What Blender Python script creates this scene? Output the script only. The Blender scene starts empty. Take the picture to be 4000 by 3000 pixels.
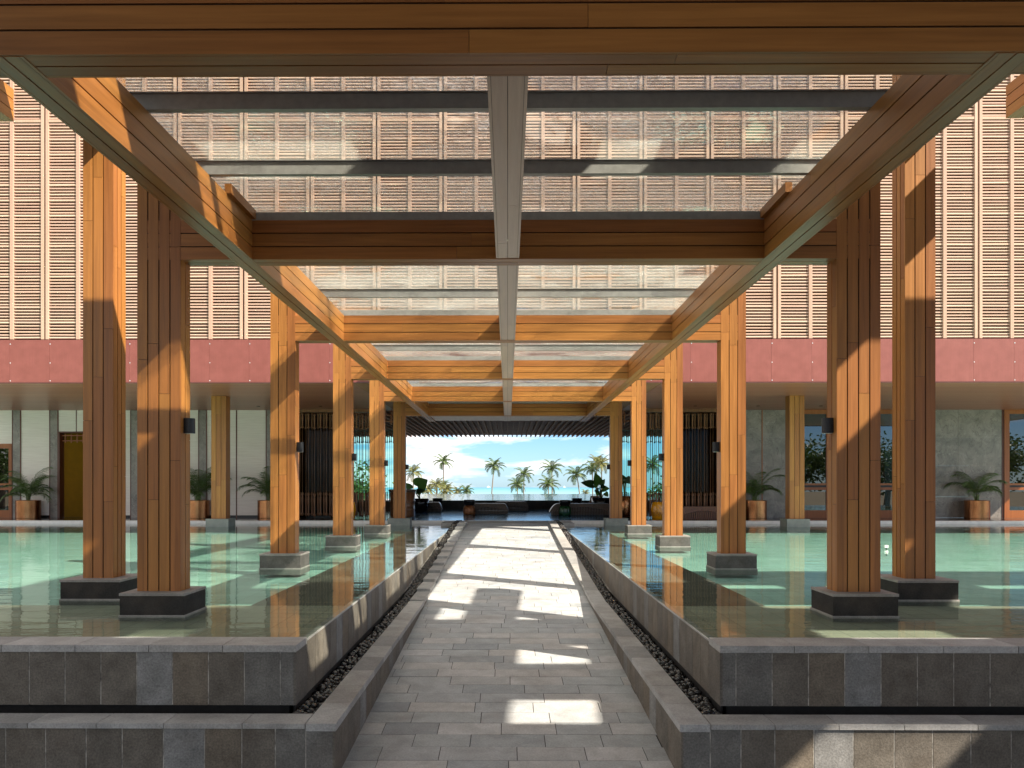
import bpy, math, random
from mathutils import Vector, Matrix
random.seed(7)
R = math.radians
sc = bpy.context.scene
COL = sc.collection

# ------------------------------------------------------------------ camera
F = 3111.0; VX, VY = 1983.0, 1897.0; ZC = 1.397
YAW = R(0.4)
cd = bpy.data.cameras.new('camera'); cam = bpy.data.objects.new('camera', cd); COL.objects.link(cam)
cd.sensor_width = 36.0; cd.lens = 36.0*F/4000.0
px0 = VX - F*math.tan(YAW)
cd.shift_x = (2000-px0)/4000.0; cd.shift_y = (VY-1500)/4000.0
cd.clip_start = 0.05; cd.clip_end = 20000
cam.location = (0, 0, ZC); cam.rotation_euler = (R(90), 0, YAW)
sc.camera = cam
def PX(px, Y): return (px-VX)*Y/F
def PZ(py, Y): return ZC + (VY-py)*Y/F

# ------------------------------------------------------------------ light
SUN = Vector((1.0, -0.54, 1.0)).normalized()
sl = bpy.data.lights.new('sun', 'SUN'); so = bpy.data.objects.new('sun', sl); COL.objects.link(so)
sl.energy = 5.0; sl.angle = R(0.5); sl.color = (1.0, 0.90, 0.76)
so.rotation_euler = SUN.to_track_quat('Z', 'Y').to_euler()
w = bpy.data.worlds.new('World'); sc.world = w; w.use_nodes = True
nt = w.node_tree; N = nt.nodes; L = nt.links; N.clear()
out = N.new('ShaderNodeOutputWorld'); bg = N.new('ShaderNodeBackground'); bg.inputs[1].default_value = 0.072
sky = N.new('ShaderNodeTexSky'); sky.sky_type = 'NISHITA'; sky.sun_disc = False
sky.sun_elevation = math.asin(SUN.z); sky.sun_rotation = math.atan2(SUN.x, SUN.y)
sky.air_density = 1.0; sky.dust_density = 0.4; sky.ozone_density = 2.0
tc = N.new('ShaderNodeTexCoord')
mp = N.new('ShaderNodeMapping'); mp.inputs['Scale'].default_value = (9, 9, 42); mp.inputs['Location'].default_value = (2.35, 0, 1.3)
L.new(tc.outputs['Generated'], mp.inputs['Vector'])
nz = N.new('ShaderNodeTexNoise'); nz.inputs['Scale'].default_value = 1.0; nz.inputs['Detail'].default_value = 9; nz.inputs['Roughness'].default_value = .55
nz.inputs['Distortion'].default_value = .25
L.new(mp.outputs[0], nz.inputs['Vector'])
# a brighter bank of cloud low on the seaward left
sx = N.new('ShaderNodeSeparateXYZ'); L.new(tc.outputs['Generated'], sx.inputs[0])
ml = N.new('ShaderNodeMath'); ml.operation = 'MULTIPLY_ADD'; ml.inputs[1].default_value = -0.9; ml.inputs[2].default_value = 0.0
L.new(sx.outputs['X'], ml.inputs[0])
cl = N.new('ShaderNodeClamp'); cl.inputs['Min'].default_value = -0.04; cl.inputs['Max'].default_value = 0.10; L.new(ml.outputs[0], cl.inputs['Value'])
ad = N.new('ShaderNodeMath'); ad.operation = 'ADD'; L.new(nz.outputs['Fac'], ad.inputs[0]); L.new(cl.outputs[0], ad.inputs[1])
cr = N.new('ShaderNodeValToRGB'); cr.color_ramp.elements[0].position = .50; cr.color_ramp.elements[1].position = .66
mr = N.new('ShaderNodeMapRange'); mr.inputs['From Min'].default_value = .05; mr.inputs['From Max'].default_value = .12; mr.inputs['To Min'].default_value = 0; mr.inputs['To Max'].default_value = .11
L.new(sx.outputs['Z'], mr.inputs['Value'])
ad2 = N.new('ShaderNodeMath'); ad2.operation = 'ADD'; L.new(ad.outputs[0], ad2.inputs[0]); L.new(mr.outputs[0], ad2.inputs[1])
L.new(ad2.outputs[0], cr.inputs['Fac'])
tint = N.new('ShaderNodeMix'); tint.data_type = 'RGBA'; tint.blend_type = 'MULTIPLY'; tint.inputs[0].default_value = 1
L.new(sky.outputs[0], tint.inputs[6])
low = N.new('ShaderNodeValToRGB'); low.color_ramp.elements[0].position = 0.0; low.color_ramp.elements[1].position = .40
low.color_ramp.elements[0].color = (.62, .89, 1.34, 1); low.color_ramp.elements[1].color = (1.0, 1.0, 1.0, 1)
e_ = low.color_ramp.elements.new(.08); e_.color = (.44, .68, 1.04, 1)
L.new(sx.outputs['Z'], low.inputs[0]); L.new(low.outputs[0], tint.inputs[7])
mx = N.new('ShaderNodeMix'); mx.data_type = 'RGBA'
L.new(cr.outputs[0], mx.inputs[0]); L.new(tint.outputs[2], mx.inputs[6]); mx.inputs[7].default_value = (8.2, 8.1, 8.0, 1)
L.new(mx.outputs[2], bg.inputs[0]); L.new(bg.outputs[0], out.inputs[0])
sc.view_settings.view_transform = 'Standard'; sc.view_settings.look = 'None'
sc.view_settings.exposure = 1.38; sc.view_settings.gamma = 1
sc.render.engine = 'CYCLES'
sc.cycles.max_bounces = 10; sc.cycles.diffuse_bounces = 5; sc.cycles.glossy_bounces = 5; sc.cycles.transmission_bounces = 8; sc.cycles.transparent_max_bounces = 16
sc.cycles.use_denoising = True

# ------------------------------------------------------------------ materials
class NT:
    def __init__(s, name):
        s.m = bpy.data.materials.new(name); s.m.use_nodes = True
        s.n = s.m.node_tree.nodes; s.l = s.m.node_tree.links; s.n.clear()
        s.out = s.n.new('ShaderNodeOutputMaterial')
    def node(s, t, **kw):
        n = s.n.new(t)
        for k, v in kw.items():
            if hasattr(n, k): setattr(n, k, v)
            else: n.inputs[k.replace('_', ' ')].default_value = v
        return n
    def link(s, a, b): s.l.new(a, b)
    def math(s, op, a, b=None, c=None):
        n = s.n.new('ShaderNodeMath'); n.operation = op
        for i, v in enumerate((a, b, c)):
            if v is None: continue
            if isinstance(v, (int, float)): n.inputs[i].default_value = v
            else: s.l.new(v, n.inputs[i])
        return n.outputs[0]
    def mix(s, f, a, b, mode='MIX'):
        n = s.n.new('ShaderNodeMix'); n.data_type = 'RGBA'; n.blend_type = mode
        for i, v in ((0, f), (6, a), (7, b)):
            if isinstance(v, (int, float)): n.inputs[i].default_value = v
            elif isinstance(v, tuple): n.inputs[i].default_value = (*v, 1) if len(v) == 3 else v
            else: s.l.new(v, n.inputs[i])
        return n.outputs[2]
    def ramp(s, f, stops):
        n = s.n.new('ShaderNodeValToRGB'); e = n.color_ramp.elements
        while len(e) < len(stops): e.new(.5)
        for i, (p, c) in enumerate(stops):
            e[i].position = p; e[i].color = (*c, 1) if len(c) == 3 else c
        s.l.new(f, n.inputs[0]); return n.outputs[0]
    def coords(s, scale=(1, 1, 1), perobj=True, perisland=False):
        t = s.n.new('ShaderNodeTexCoord'); v = t.outputs['Object']
        if perobj or perisland:
            src = s.n.new('ShaderNodeObjectInfo').outputs['Random'] if not perisland else None
            if perisland:
                src = s.n.new('ShaderNodeNewGeometry').outputs['Random Per Island']
            m = s.math('MULTIPLY', src, 37.0)
            a = s.n.new('ShaderNodeVectorMath'); a.operation = 'ADD'; s.l.new(v, a.inputs[0]); s.l.new(m, a.inputs[1]); v = a.outputs[0]
        mp = s.n.new('ShaderNodeMapping'); mp.inputs['Scale'].default_value = scale; s.l.new(v, mp.inputs['Vector'])
        return mp.outputs[0]
    def noise(s, vec, scale=1, detail=4, rough=.5, dist=0):
        n = s.n.new('ShaderNodeTexNoise'); n.inputs['Scale'].default_value = scale; n.inputs['Detail'].default_value = detail
        n.inputs['Roughness'].default_value = rough; n.inputs['Distortion'].default_value = dist
        s.l.new(vec, n.inputs['Vector']); return n.outputs['Fac']
    def bump(s, h, strength=.3, dist=.01):
        n = s.n.new('ShaderNodeBump'); n.inputs['Strength'].default_value = strength; n.inputs['Distance'].default_value = dist
        s.l.new(h, n.inputs['Height']); return n.outputs['Normal']
    def island(s): return s.n.new('ShaderNodeNewGeometry').outputs['Random Per Island']
    def principled(s, color, rough=.5, metallic=0, spec=.5, normal=None, **kw):
        p = s.n.new('ShaderNodeBsdfPrincipled')
        for k, v in (('Base Color', color), ('Roughness', rough), ('Metallic', metallic), ('Specular IOR Level', spec)):
            if isinstance(v, (int, float)): p.inputs[k].default_value = v
            elif isinstance(v, tuple): p.inputs[k].default_value = (*v, 1)
            else: s.l.new(v, p.inputs[k])
        if normal is not None: s.l.new(normal, p.inputs['Normal'])
        for k, v in kw.items(): p.inputs[k.replace('_', ' ')].default_value = v
        s.l.new(p.outputs[0], s.out.inputs[0]); return p

def wood(name, axis, dark, light, rough=.42, var=.15, spec=.35):
    t = NT(name)
    s = [26, 26, 26]; s[axis] = .9
    v = t.coords(tuple(s), perisland=True)
    g = t.noise(v, 1, 6, .62, .35)
    s2 = [5, 5, 5]; s2[axis] = .25
    g2 = t.noise(t.coords(tuple(s2), perisland=True), 1, 3, .5, .6)
    c = t.ramp(t.math('ADD', t.math('MULTIPLY', g, .6), t.math('MULTIPLY', g2, .4)), [(.3, dark), (.68, light)])
    k = t.math('MULTIPLY_ADD', t.island(), var, 1-var*.6)
    hs = t.node('ShaderNodeHueSaturation'); t.link(k, hs.inputs['Value']); t.link(c, hs.inputs['Color'])
    t.link(t.math('MULTIPLY_ADD', t.island(), .010, .494), hs.inputs['Hue'])
    t.principled(hs.outputs[0], t.math('MULTIPLY_ADD', g, .2, rough-.1), 0, spec, t.bump(g, .25, .004))
    return t.m
WD, WL = (.19, .073, .017), (.39, .158, .038)
WX = wood('timber along x', 0, WD, WL); WY = wood('timber along y', 1, WD, WL, rough=.38, spec=.4); WZ = wood('timber upright', 2, WD, WL)
WM = wood('weathered timber', 1, (.34, .20, .125), (.50, .335, .23), rough=.36, var=.1, spec=.6)
CEIL = wood('ceiling boards', 0, (.25, .085, .052), (.37, .14, .088), rough=.35, var=.15)
DARKW = wood('dark carved wood', 2, (.09, .040, .017), (.28, .135, .06), rough=.4, var=.6)
RAFT = wood('rafter wood', 1, (.20, .085, .045), (.31, .145, .085), rough=.6, var=.3)
FRAMEW = wood('door frame wood', 2, (.20, .058, .016), (.31, .105, .032), rough=.35, var=.12)
LOUV = wood('pale louvre wood', 2, (.39, .245, .172), (.49, .33, .25), rough=.55, var=.14, spec=.2)
SLAT = wood('pale slat wood', 0, (.50, .32, .235), (.66, .46, .36), rough=.55, var=.2, spec=.2)
LBACK = wood('wall behind louvres', 0, (.115, .06, .036), (.17, .092, .056), rough=.8)
BENCHW = wood('bench wood', 0, (.075, .048, .033), (.14, .092, .062), rough=.35, var=.1, spec=.3)
COMBW = wood('brown bench wood', 0, (.12, .045, .02), (.22, .095, .045), rough=.3, var=.1)
BARREL = wood('barrel wood', 2, (.12, .05, .022), (.21, .095, .045), rough=.3, var=.1)

def plain(name, color, rough=.5, metallic=0, spec=.5, nscale=0, namp=.15, bump=0):
    t = NT(name)
    if nscale:
        g = t.noise(t.coords((1, 1, 1)), nscale, 5, .6)
        c = t.mix(1.0, color, t.ramp(g, [(.3, (1-namp,)*3), (.7, (1+namp,)*3)]), 'MULTIPLY')
        t.principled(c, t.math('MULTIPLY_ADD', g, .15, rough-.07), metallic, spec, t.bump(g, bump, .01) if bump else None)
    else: t.principled(color, rough, metallic, spec)
    return t.m
GROOVE = plain('dark groove', (.012, .007, .004), .9)
STEEL = plain('grey steel', (.28, .275, .26), .42, .2, .5, 14, .12)
BLACKM = plain('black metal', (.012, .012, .014), .4, .3)
LAMPGL = plain('lamp lens', (.6, .58, .52), .4)
GROUT = plain('pale grout', (.30, .28, .25), .9, 0, .2, 11, .75)
DARKST = plain('dark render', (.018, .018, .018), .8, 0, .3, 20, .3)
WHITEST = plain('white stone', (.80, .77, .73), .5, 0, .4, 6, .1)
COPPER = None
YELLOW = plain('yellow glaze', (.72, .30, .008), .18, 0, .6, 5, .06)
YELLOWW = plain('yellow plaster', (.25, .125, .006), .8, 0, .2, 5, .08)
REDTRIM = plain('red brown trim', (.10, .028, .014), .4)
LEATHER = plain('tan leather', (.36, .12, .028), .4, 0, .4, 12, .12)
GREENG = plain('green glaze', (.015, .07, .025), .12, 0, .6, 8, .25)
OFFW = plain('ship white', (.66, .72, .76), .6)
BLACKLQ = plain('black lacquer', (.014, .012, .012), .18, 0, .6, 10, .2)

def copper():
    t = NT('brushed copper')
    v = t.coords((1, 1, 90)); g = t.noise(v, 1, 3, .5)
    v2 = t.coords((1.2, 1.2, .6)); g2 = t.noise(v2, 3, 3, .5)
    c = t.ramp(g2, [(.3, (.22, .085, .035)), (.7, (.42, .185, .08))])
    t.principled(c, t.math('MULTIPLY_ADD', g, .12, .17), 1.0, .5, t.bump(g, .12, .002), Anisotropic=.5)
    return t.m
COPPER = copper()

def stone(name, stops, sp=.35, rough=.62, scale=60, bump=.35, stain=.35, spec=.3):
    t = NT(name)
    v = t.coords((1, 1, 1), perobj=False)
    c = t.ramp(t.island(), stops)
    n1 = t.noise(v, scale, 4, .7); n2 = t.noise(v, 4.5, 5, .6, .4); n3 = t.noise(v, 1.1, 4, .6)
    c = t.mix(1.0, c, t.ramp(n1, [(.3, (1-sp,)*3), (.72, (1+sp,)*3)]), 'MULTIPLY')
    c = t.mix(1.0, c, t.ramp(n2, [(.3, (1-stain, 1-stain*1.05, 1-stain*1.1)), (.65, (1.08, 1.06, 1.04))]), 'MULTIPLY')
    c = t.mix(t.math('MULTIPLY', t.math('SMOOTH_MIN', t.math('MAXIMUM', t.math('SUBTRACT', n3, .55), 0), .2, .05), 1.6), c, (.12, .085, .06))
    t.principled(c, t.math('MULTIPLY_ADD', n2, .25, rough-.12), 0, spec, t.bump(t.math('ADD', n1, t.math('MULTIPLY', n2, .6)), bump, .006))
    return t.m
TILE = stone('basalt cladding', [(0, (.13, .12, .108)), (.3, (.165, .147, .124)), (.55, (.13, .123, .112)), (.8, (.185, .156, .122)), (.92, (.16, .155, .145)), (1, (.28, .285, .285))], spec=.16, rough=.7)
COPING = stone('basalt coping', [(0, (.26, .265, .265)), (.5, (.34, .335, .322)), (1, (.40, .40, .395))], sp=.25, stain=.25)
PAVER = stone('grey pavers', [(0, (.27, .295, .315)), (.2, (.385, .41, .42)), (.6, (.36, .38, .395)), (.85, (.44, .435, .425)), (1, (.48, .49, .50))], sp=.2, stain=.22, rough=.55)
PLINTHS = stone('dark plinth stone', [(0, (.030, .029, .028)), (1, (.045, .043, .041))], sp=.25, stain=.3, rough=.85, spec=.12)
PLINTHM = stone('lightened plinth stone', [(0, (.085, .08, .076)), (1, (.12, .115, .11))], sp=.25, stain=.35, rough=.8, spec=.15)  # lighter copy of the plinth stone, sunlight on mid columns put into its colour
PLINTHL = stone('grey green plinth stone', [(0, (.20, .215, .20)), (1, (.27, .285, .265))], sp=.2, stain=.2)
PLTOP = stone('plinth cap stone', [(0, (.20, .19, .18)), (1, (.30, .285, .27))], sp=.2, stain=.3)

def marble():
    t = NT('grey veined marble'); v = t.coords((1, 1, 1), perobj=False)
    n = t.noise(v, 1.6, 8, .62, .8)
    c = t.ramp(n, [(.32, (.145, .128, .115)), (.5, (.21, .187, .165)), (.68, (.275, .243, .215))])
    vv = t.coords((1, 1, .55), perobj=False)
    nd = t.noise(vv, 1.5, 7, .6, 1.6)
    vein = t.ramp(t.math('ABSOLUTE', t.math('SUBTRACT', nd, .5)), [(0, (.5, .48, .46)), (.010, (1, 1, 1))])
    nd2 = t.noise(t.coords((1, 1, 1.3), perobj=False), .8, 5, .6, 2.4)
    pale = t.ramp(t.math('ABSOLUTE', t.math('SUBTRACT', nd2, .53)), [(0, (1, 1, 1)), (.005, (0, 0, 0))])
    c = t.mix(1.0, c, vein, 'MULTIPLY'); c = t.mix(t.math('MULTIPLY', pale, .4), c, (.55, .54, .5))
    t.principled(c, .28, 0, .45); return t.m
MARBLE = marble()
def fabricwall():
    t = NT('grasscloth wall panel'); g = t.noise(t.coords((1.5, 1.5, 45), perobj=False), 1, 5, .6)
    t.principled(t.ramp(g, [(.3, (.68, .61, .555)), (.7, (.80, .735, .68))]), .8, 0, .2, t.bump(g, .3, .003)); return t.m
FABRIC = fabricwall()
def fascia():
    t = NT('red metal fascia'); g = t.noise(t.coords((2, 2, 2)), 2, 4, .5)
    n2 = t.noise(t.coords((40, 40, 1.2)), 1, 3, .5)
    k = t.math('MULTIPLY_ADD', n2, .22, .84)
    c = t.ramp(g, [(.3, (.205, .057, .044)), (.7, (.24, .070, .056))])
    hs = t.node('ShaderNodeHueSaturation'); t.link(k, hs.inputs['Value']); t.link(c, hs.inputs['Color'])
    t.principled(hs.outputs[0], t.math('MULTIPLY_ADD', n2, .12, .38), .15, .5); return t.m
FASCIA = fascia()
def glossfloor():
    t = NT('polished dark stone'); v = t.coords((1, 1, 1), perobj=False); n = t.noise(v, 3, 5, .6)
    br = t.node('ShaderNodeTexBrick'); t.link(v, br.inputs['Vector']); br.offset = 0
    for k, x in (('Scale', 1.0), ('Brick Width', .8), ('Row Height', .8), ('Mortar Size', .004)): br.inputs[k].default_value = x
    br.inputs['Color1'].default_value = (.042, .036, .034, 1); br.inputs['Color2'].default_value = (.055, .046, .042, 1); br.inputs['Mortar'].default_value = (.02, .02, .02, 1)
    t.principled(br.outputs['Color'], t.math('MULTIPLY_ADD', n, .08, .07), 0, .8, t.bump(n, .03, .01)); return t.m
GFLOOR = glossfloor()

def skytintfloor():
    t = NT('polished stone with sky tint'); v = t.coords((.6, 2.5, 1), perobj=False); n = t.noise(v, 1.5, 4, .6); nb = t.bump(n, .10, .02)
    d = t.node('ShaderNodeBsdfDiffuse'); d.inputs[0].default_value = (.07, .14, .25, 1)  # blue of the reflected sky put into the colour; the stone is dark
    g = t.node('ShaderNodeBsdfGlossy'); g.inputs[0].default_value = (.62, .82, 1, 1); g.inputs['Roughness'].default_value = .10; t.link(nb, g.inputs['Normal'])
    f = t.node('ShaderNodeLayerWeight'); f.inputs['Blend'].default_value = .5
    m = t.node('ShaderNodeMixShader'); t.link(t.math('MULTIPLY_ADD', t.math('POWER', f.outputs['Facing'], 5.0), .8, .08), m.inputs[0]); t.link(d.outputs[0], m.inputs[1]); t.link(g.outputs[0], m.inputs[2])
    t.link(m.outputs[0], t.out.inputs[0]); return t.m
BFLOOR = skytintfloor()
def fresmix(t, ior, trans, normal=None, extra=None):
    fr = t.node('ShaderNodeLayerWeight'); fr.inputs['Blend'].default_value = .5
    f0 = ((ior-1)/(ior+1))**2
    fac = t.math('MULTIPLY_ADD', t.math('POWER', fr.outputs['Facing'], 5.0), 1-f0, f0)
    tr = t.node('ShaderNodeBsdfTransparent')
    if isinstance(trans, tuple): tr.inputs[0].default_value = (*trans, 1)
    gl = t.node('ShaderNodeBsdfGlossy'); gl.inputs['Roughness'].default_value = 0.0
    if normal is not None: t.link(normal, fr.inputs['Normal']); t.link(normal, gl.inputs['Normal'])
    m = t.node('ShaderNodeMixShader'); t.link(fac, m.inputs[0])
    t.link(tr.outputs[0] if extra is None else extra(tr), m.inputs[1]); t.link(gl.outputs[0], m.inputs[2])
    t.link(m.outputs[0], t.out.inputs[0]); return m
def water(name, tint, sc1, st, stretch=(1, 1, 1), ior=1.36):
    t = NT(name); v = t.coords(stretch, perobj=False)
    n = t.noise(v, sc1, 3, .5, .3); n2 = t.noise(v, sc1*.23, 2, .5)
    fresmix(t, ior, tint, t.bump(t.math('ADD', n, t.math('MULTIPLY', n2, 2.0)), st, .02)); return t.m
POOLW = water('pool water', (.86, .96, .92), 3.4, .15, (.7, 1.6, 1), 1.95)
INFW = water('infinity pool water', (.35, .42, .45), 3.0, .4, (.5, 1.6, 1), 1.9)
def canopyglass():
    t = NT('rain wetted roof glass'); v = t.coords((1, 1, 1), perobj=False)
    n = t.noise(v, 13, 4, .6, 1.2); big = t.noise(v, .8, 3, .6, .5)
    wet = t.ramp(big, [(.42, (0, 0, 0)), (.58, (1, 1, 1))])
    h = t.ramp(n, [(.42, (0, 0, 0)), (.56, (1, 1, 1))])
    nb = t.bump(t.math('MULTIPLY', h, wet), .8, .02)
    def extra(tr):
        rf = t.node('ShaderNodeBsdfRefraction'); rf.inputs['IOR'].default_value = 1.10; rf.inputs['Roughness'].default_value = 0; t.link(nb, rf.inputs['Normal'])
        rf.inputs['Color'].default_value = (.95, .98, .97, 1)
        tr.inputs[0].default_value = (.98, 1, .985, 1)
        m = t.node('ShaderNodeMixShader'); t.link(t.math('MULTIPLY', wet, .25), m.inputs[0]); t.link(tr.outputs[0], m.inputs[1]); t.link(rf.outputs[0], m.inputs[2])
        ts = t.node('ShaderNodeBsdfTranslucent'); ts.inputs[0].default_value = (.90, .95, .86, 1)
        m2 = t.node('ShaderNodeMixShader'); t.link(t.math('MULTIPLY_ADD', wet, .07, .05), m2.inputs[0]); t.link(m.outputs[0], m2.inputs[1]); t.link(ts.outputs[0], m2.inputs[2])
        return m2.outputs[0]
    fresmix(t, 1.5, None, nb, extra); return t.m
CGLASS = canopyglass()
def tinted(name, tint, ior):
    t = NT(name); fresmix(t, ior, tint); return t.m
WGLASS = tinted('window glass', (.10, .12, .12), 2.2)
CYAN = tinted('pale cyan glass', (.66, .90, .88), 1.3)
SCRGLASS = tinted('screen glass', (.50, .53, .53), 1.22)
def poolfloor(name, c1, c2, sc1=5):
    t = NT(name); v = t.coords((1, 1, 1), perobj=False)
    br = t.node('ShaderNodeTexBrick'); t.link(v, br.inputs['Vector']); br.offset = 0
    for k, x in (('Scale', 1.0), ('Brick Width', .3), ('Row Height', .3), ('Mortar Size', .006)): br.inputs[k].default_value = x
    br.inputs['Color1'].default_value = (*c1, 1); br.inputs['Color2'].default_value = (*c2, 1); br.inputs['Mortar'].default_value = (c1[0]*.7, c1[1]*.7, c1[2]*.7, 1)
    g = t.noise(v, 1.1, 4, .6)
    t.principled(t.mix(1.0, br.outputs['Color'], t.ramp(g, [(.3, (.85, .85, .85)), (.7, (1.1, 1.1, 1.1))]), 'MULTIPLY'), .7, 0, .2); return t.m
TURQ = poolfloor('turquoise pool tile', (.34, .56, .485), (.39, .61, .53))
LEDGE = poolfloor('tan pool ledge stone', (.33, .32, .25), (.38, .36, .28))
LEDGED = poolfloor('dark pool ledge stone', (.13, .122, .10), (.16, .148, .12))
def sea():
    t = NT('sea'); v = t.coords((1, .15, 1), perobj=False); n = t.noise(v, .01, 5, .6)
    sx = t.node('ShaderNodeSeparateXYZ'); tcn = t.node('ShaderNodeTexCoord'); t.link(tcn.outputs['Object'], sx.inputs[0])
    f = t.math('DIVIDE', sx.outputs['Y'], 7000)
    c = t.ramp(f, [(.22, (.17, .31, .36)), (.42, (.10, .26, .34)), (1, (.045, .19, .29))])
    c = t.mix(1.0, c, t.ramp(n, [(.3, (.85, .9, .9)), (.7, (1.12, 1.08, 1.08))]), 'MULTIPLY')
    t.principled(c, .6, 0, .2); return t.m
SEA = sea()
GROUNDM = plain('sandy ground', (.20, .17, .12), .9, 0, .2, .3, .25)
ROADM = plain('driveway asphalt', (.085, .082, .08), .8, 0, .3, 30, .2)
def leaf(name, a, b, trans=.25, rough=.45):
    t = NT(name); c = t.ramp(t.island(), [(0, a), (1, b)])
    p = t.node('ShaderNodeBsdfPrincipled'); t.link(c, p.inputs['Base Color']); p.inputs['Roughness'].default_value = rough
    tl = t.node('ShaderNodeBsdfTranslucent'); t.link(c, tl.inputs[0])
    m = t.node('ShaderNodeMixShader'); m.inputs[0].default_value = trans; t.link(p.outputs[0], m.inputs[1]); t.link(tl.outputs[0], m.inputs[2])
    t.link(m.outputs[0], t.out.inputs[0]); return t.m
ARECA = leaf('areca leaf', (.05, .10, .025), (.12, .18, .05))
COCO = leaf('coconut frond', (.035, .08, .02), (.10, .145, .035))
COCOY = leaf('pale yellow frond', (.09, .12, .03), (.22, .20, .065))  # paler, yellower frond tone
EAR = leaf('elephant ear leaf', (.08, .19, .03), (.13, .27, .045), .35, .35)
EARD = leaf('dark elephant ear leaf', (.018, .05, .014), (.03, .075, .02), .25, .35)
BUSH = leaf('bush leaf', (.04, .09, .02), (.12, .18, .04))
TRUNK = plain('palm trunk', (.20, .165, .125), .85, 0, .2, 6, .25)
STEMM = plain('green stem', (.10, .14, .04), .6)
PEBBLE = (lambda t: (t.principled(t.ramp(t.island(), [(0, (.012, .012, .013)), (.7, (.035, .034, .034)), (1, (.07, .06, .05))]), .25, 0, .5), t.m)[1])(NT('black pebbles'))

# ------------------------------------------------------------------ mesh builder
class MB:
    def __init__(s): s.v = []; s.f = []; s.mi = []; s.sm = []
    def quads(s, vs, fs, mi=0, smooth=False):
        b = len(s.v); s.v += [tuple(v) for v in vs]
        for f in fs: s.f.append(tuple(b+i for i in f)); s.mi.append(mi); s.sm.append(smooth)
        return s
    def hexa(s, P, mi=0):  # 0-3 bottom ccw, 4-7 top ccw
        return s.quads(P, [(3, 2, 1, 0), (4, 5, 6, 7), (0, 1, 5, 4), (1, 2, 6, 5), (2, 3, 7, 6), (3, 0, 4, 7)], mi)
    def box(s, x0, x1, y0, y1, z0, z1, mi=0):
        if x0 > x1: x0, x1 = x1, x0
        return s.hexa([(x0, y0, z0), (x1, y0, z0), (x1, y1, z0), (x0, y1, z0), (x0, y0, z1), (x1, y0, z1), (x1, y1, z1), (x0, y1, z1)], mi)
    def lathe(s, prof, n=20, c=(0, 0, 0), mi=0, mod=None, smooth=True, caps=True):
        vs = []; fs = []
        for (r, z) in prof:
            for k in range(n):
                a = 2*math.pi*k/n; rr = r*(mod(a, z) if mod else 1)
                vs.append((c[0]+rr*math.cos(a), c[1]+rr*math.sin(a), c[2]+z))
        m = len(prof)
        for i in range(m-1):
            for k in range(n): fs.append((i*n+k, i*n+(k+1) % n, (i+1)*n+(k+1) % n, (i+1)*n+k))
        if caps: fs.append(tuple(range(n-1, -1, -1))); fs.append(tuple((m-1)*n+k for k in range(n)))
        return s.quads(vs, fs, mi, smooth)
    def tube(s, pts, rad, n=6, mi=0):
        vs = []; fs = []; m = len(pts); P = [Vector(p) for p in pts]
        for i in range(m):
            d = (P[min(i+1, m-1)]-P[max(i-1, 0)]).normalized()
            a = d.cross(Vector((0, 1, 0)) if abs(d.y) < .9 else Vector((1, 0, 0))).normalized(); b = d.cross(a)
            r = rad[i] if isinstance(rad, (list, tuple)) else rad
            for k in range(n):
                t = 2*math.pi*k/n; vs.append(P[i]+a*r*math.cos(t)+b*r*math.sin(t))
        for i in range(m-1):
            for k in range(n): fs.append((i*n+k, i*n+(k+1) % n, (i+1)*n+(k+1) % n, (i+1)*n+k))
        fs.append(tuple(range(n-1, -1, -1))); fs.append(tuple((m-1)*n+k for k in range(n)))
        return s.quads(vs, fs, mi, True)
    def prism_y(s, poly, y0, y1, mi=0):  # poly (x,z)
        n = len(poly); vs = [(x, y0, z) for x, z in poly]+[(x, y1, z) for x, z in poly]
        fs = [tuple(range(n)), tuple(range(2*n-1, n-1, -1))]+[(i+n, (i+1) % n+n, (i+1) % n, i) for i in range(n)]
        return s.quads(vs, fs, mi)
    def build(s, name, mats, parent=None, loc=None):
        me = bpy.data.meshes.new(name); me.from_pydata(s.v, [], s.f)
        mats = mats if isinstance(mats, (list, tuple)) else [mats]
        for m in mats: me.materials.append(m)
        me.polygons.foreach_set('material_index', s.mi); me.polygons.foreach_set('use_smooth', s.sm); me.update()
        o = bpy.data.objects.new(name, me); COL.objects.link(o)
        if parent is not None: o.parent = parent
        if loc is not None: o.location = loc
        return o
def tag(o, label, cat, group=None):
    o['label'] = label; o['category'] = cat
    if group: o['group'] = group
    return o
def empty(name, loc=(0, 0, 0), rz=0):
    o = bpy.data.objects.new(name, None); COL.objects.link(o); o.location = loc; o.rotation_euler = (0, 0, rz); o.empty_display_size = .2; return o
def thing(name, label, cat, loc=(0, 0, 0), group=None, rz=0): return tag(empty(name, loc, rz), label, cat, group)
def struct(o): o['kind'] = 'structure'; return o
def copy_tree(o, parent=None):
    c = o.copy(); COL.objects.link(c)
    if parent is not None: c.parent = parent
    for ch in list(o.children): copy_tree(ch, c)
    return c
def dup(o, loc, label=None, rz=None, group=None):
    c = copy_tree(o); c.location = loc
    if rz is not None: c.rotation_euler = (0, 0, rz)
    if label: c['label'] = label
    if group: c['group'] = group
    return c

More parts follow.
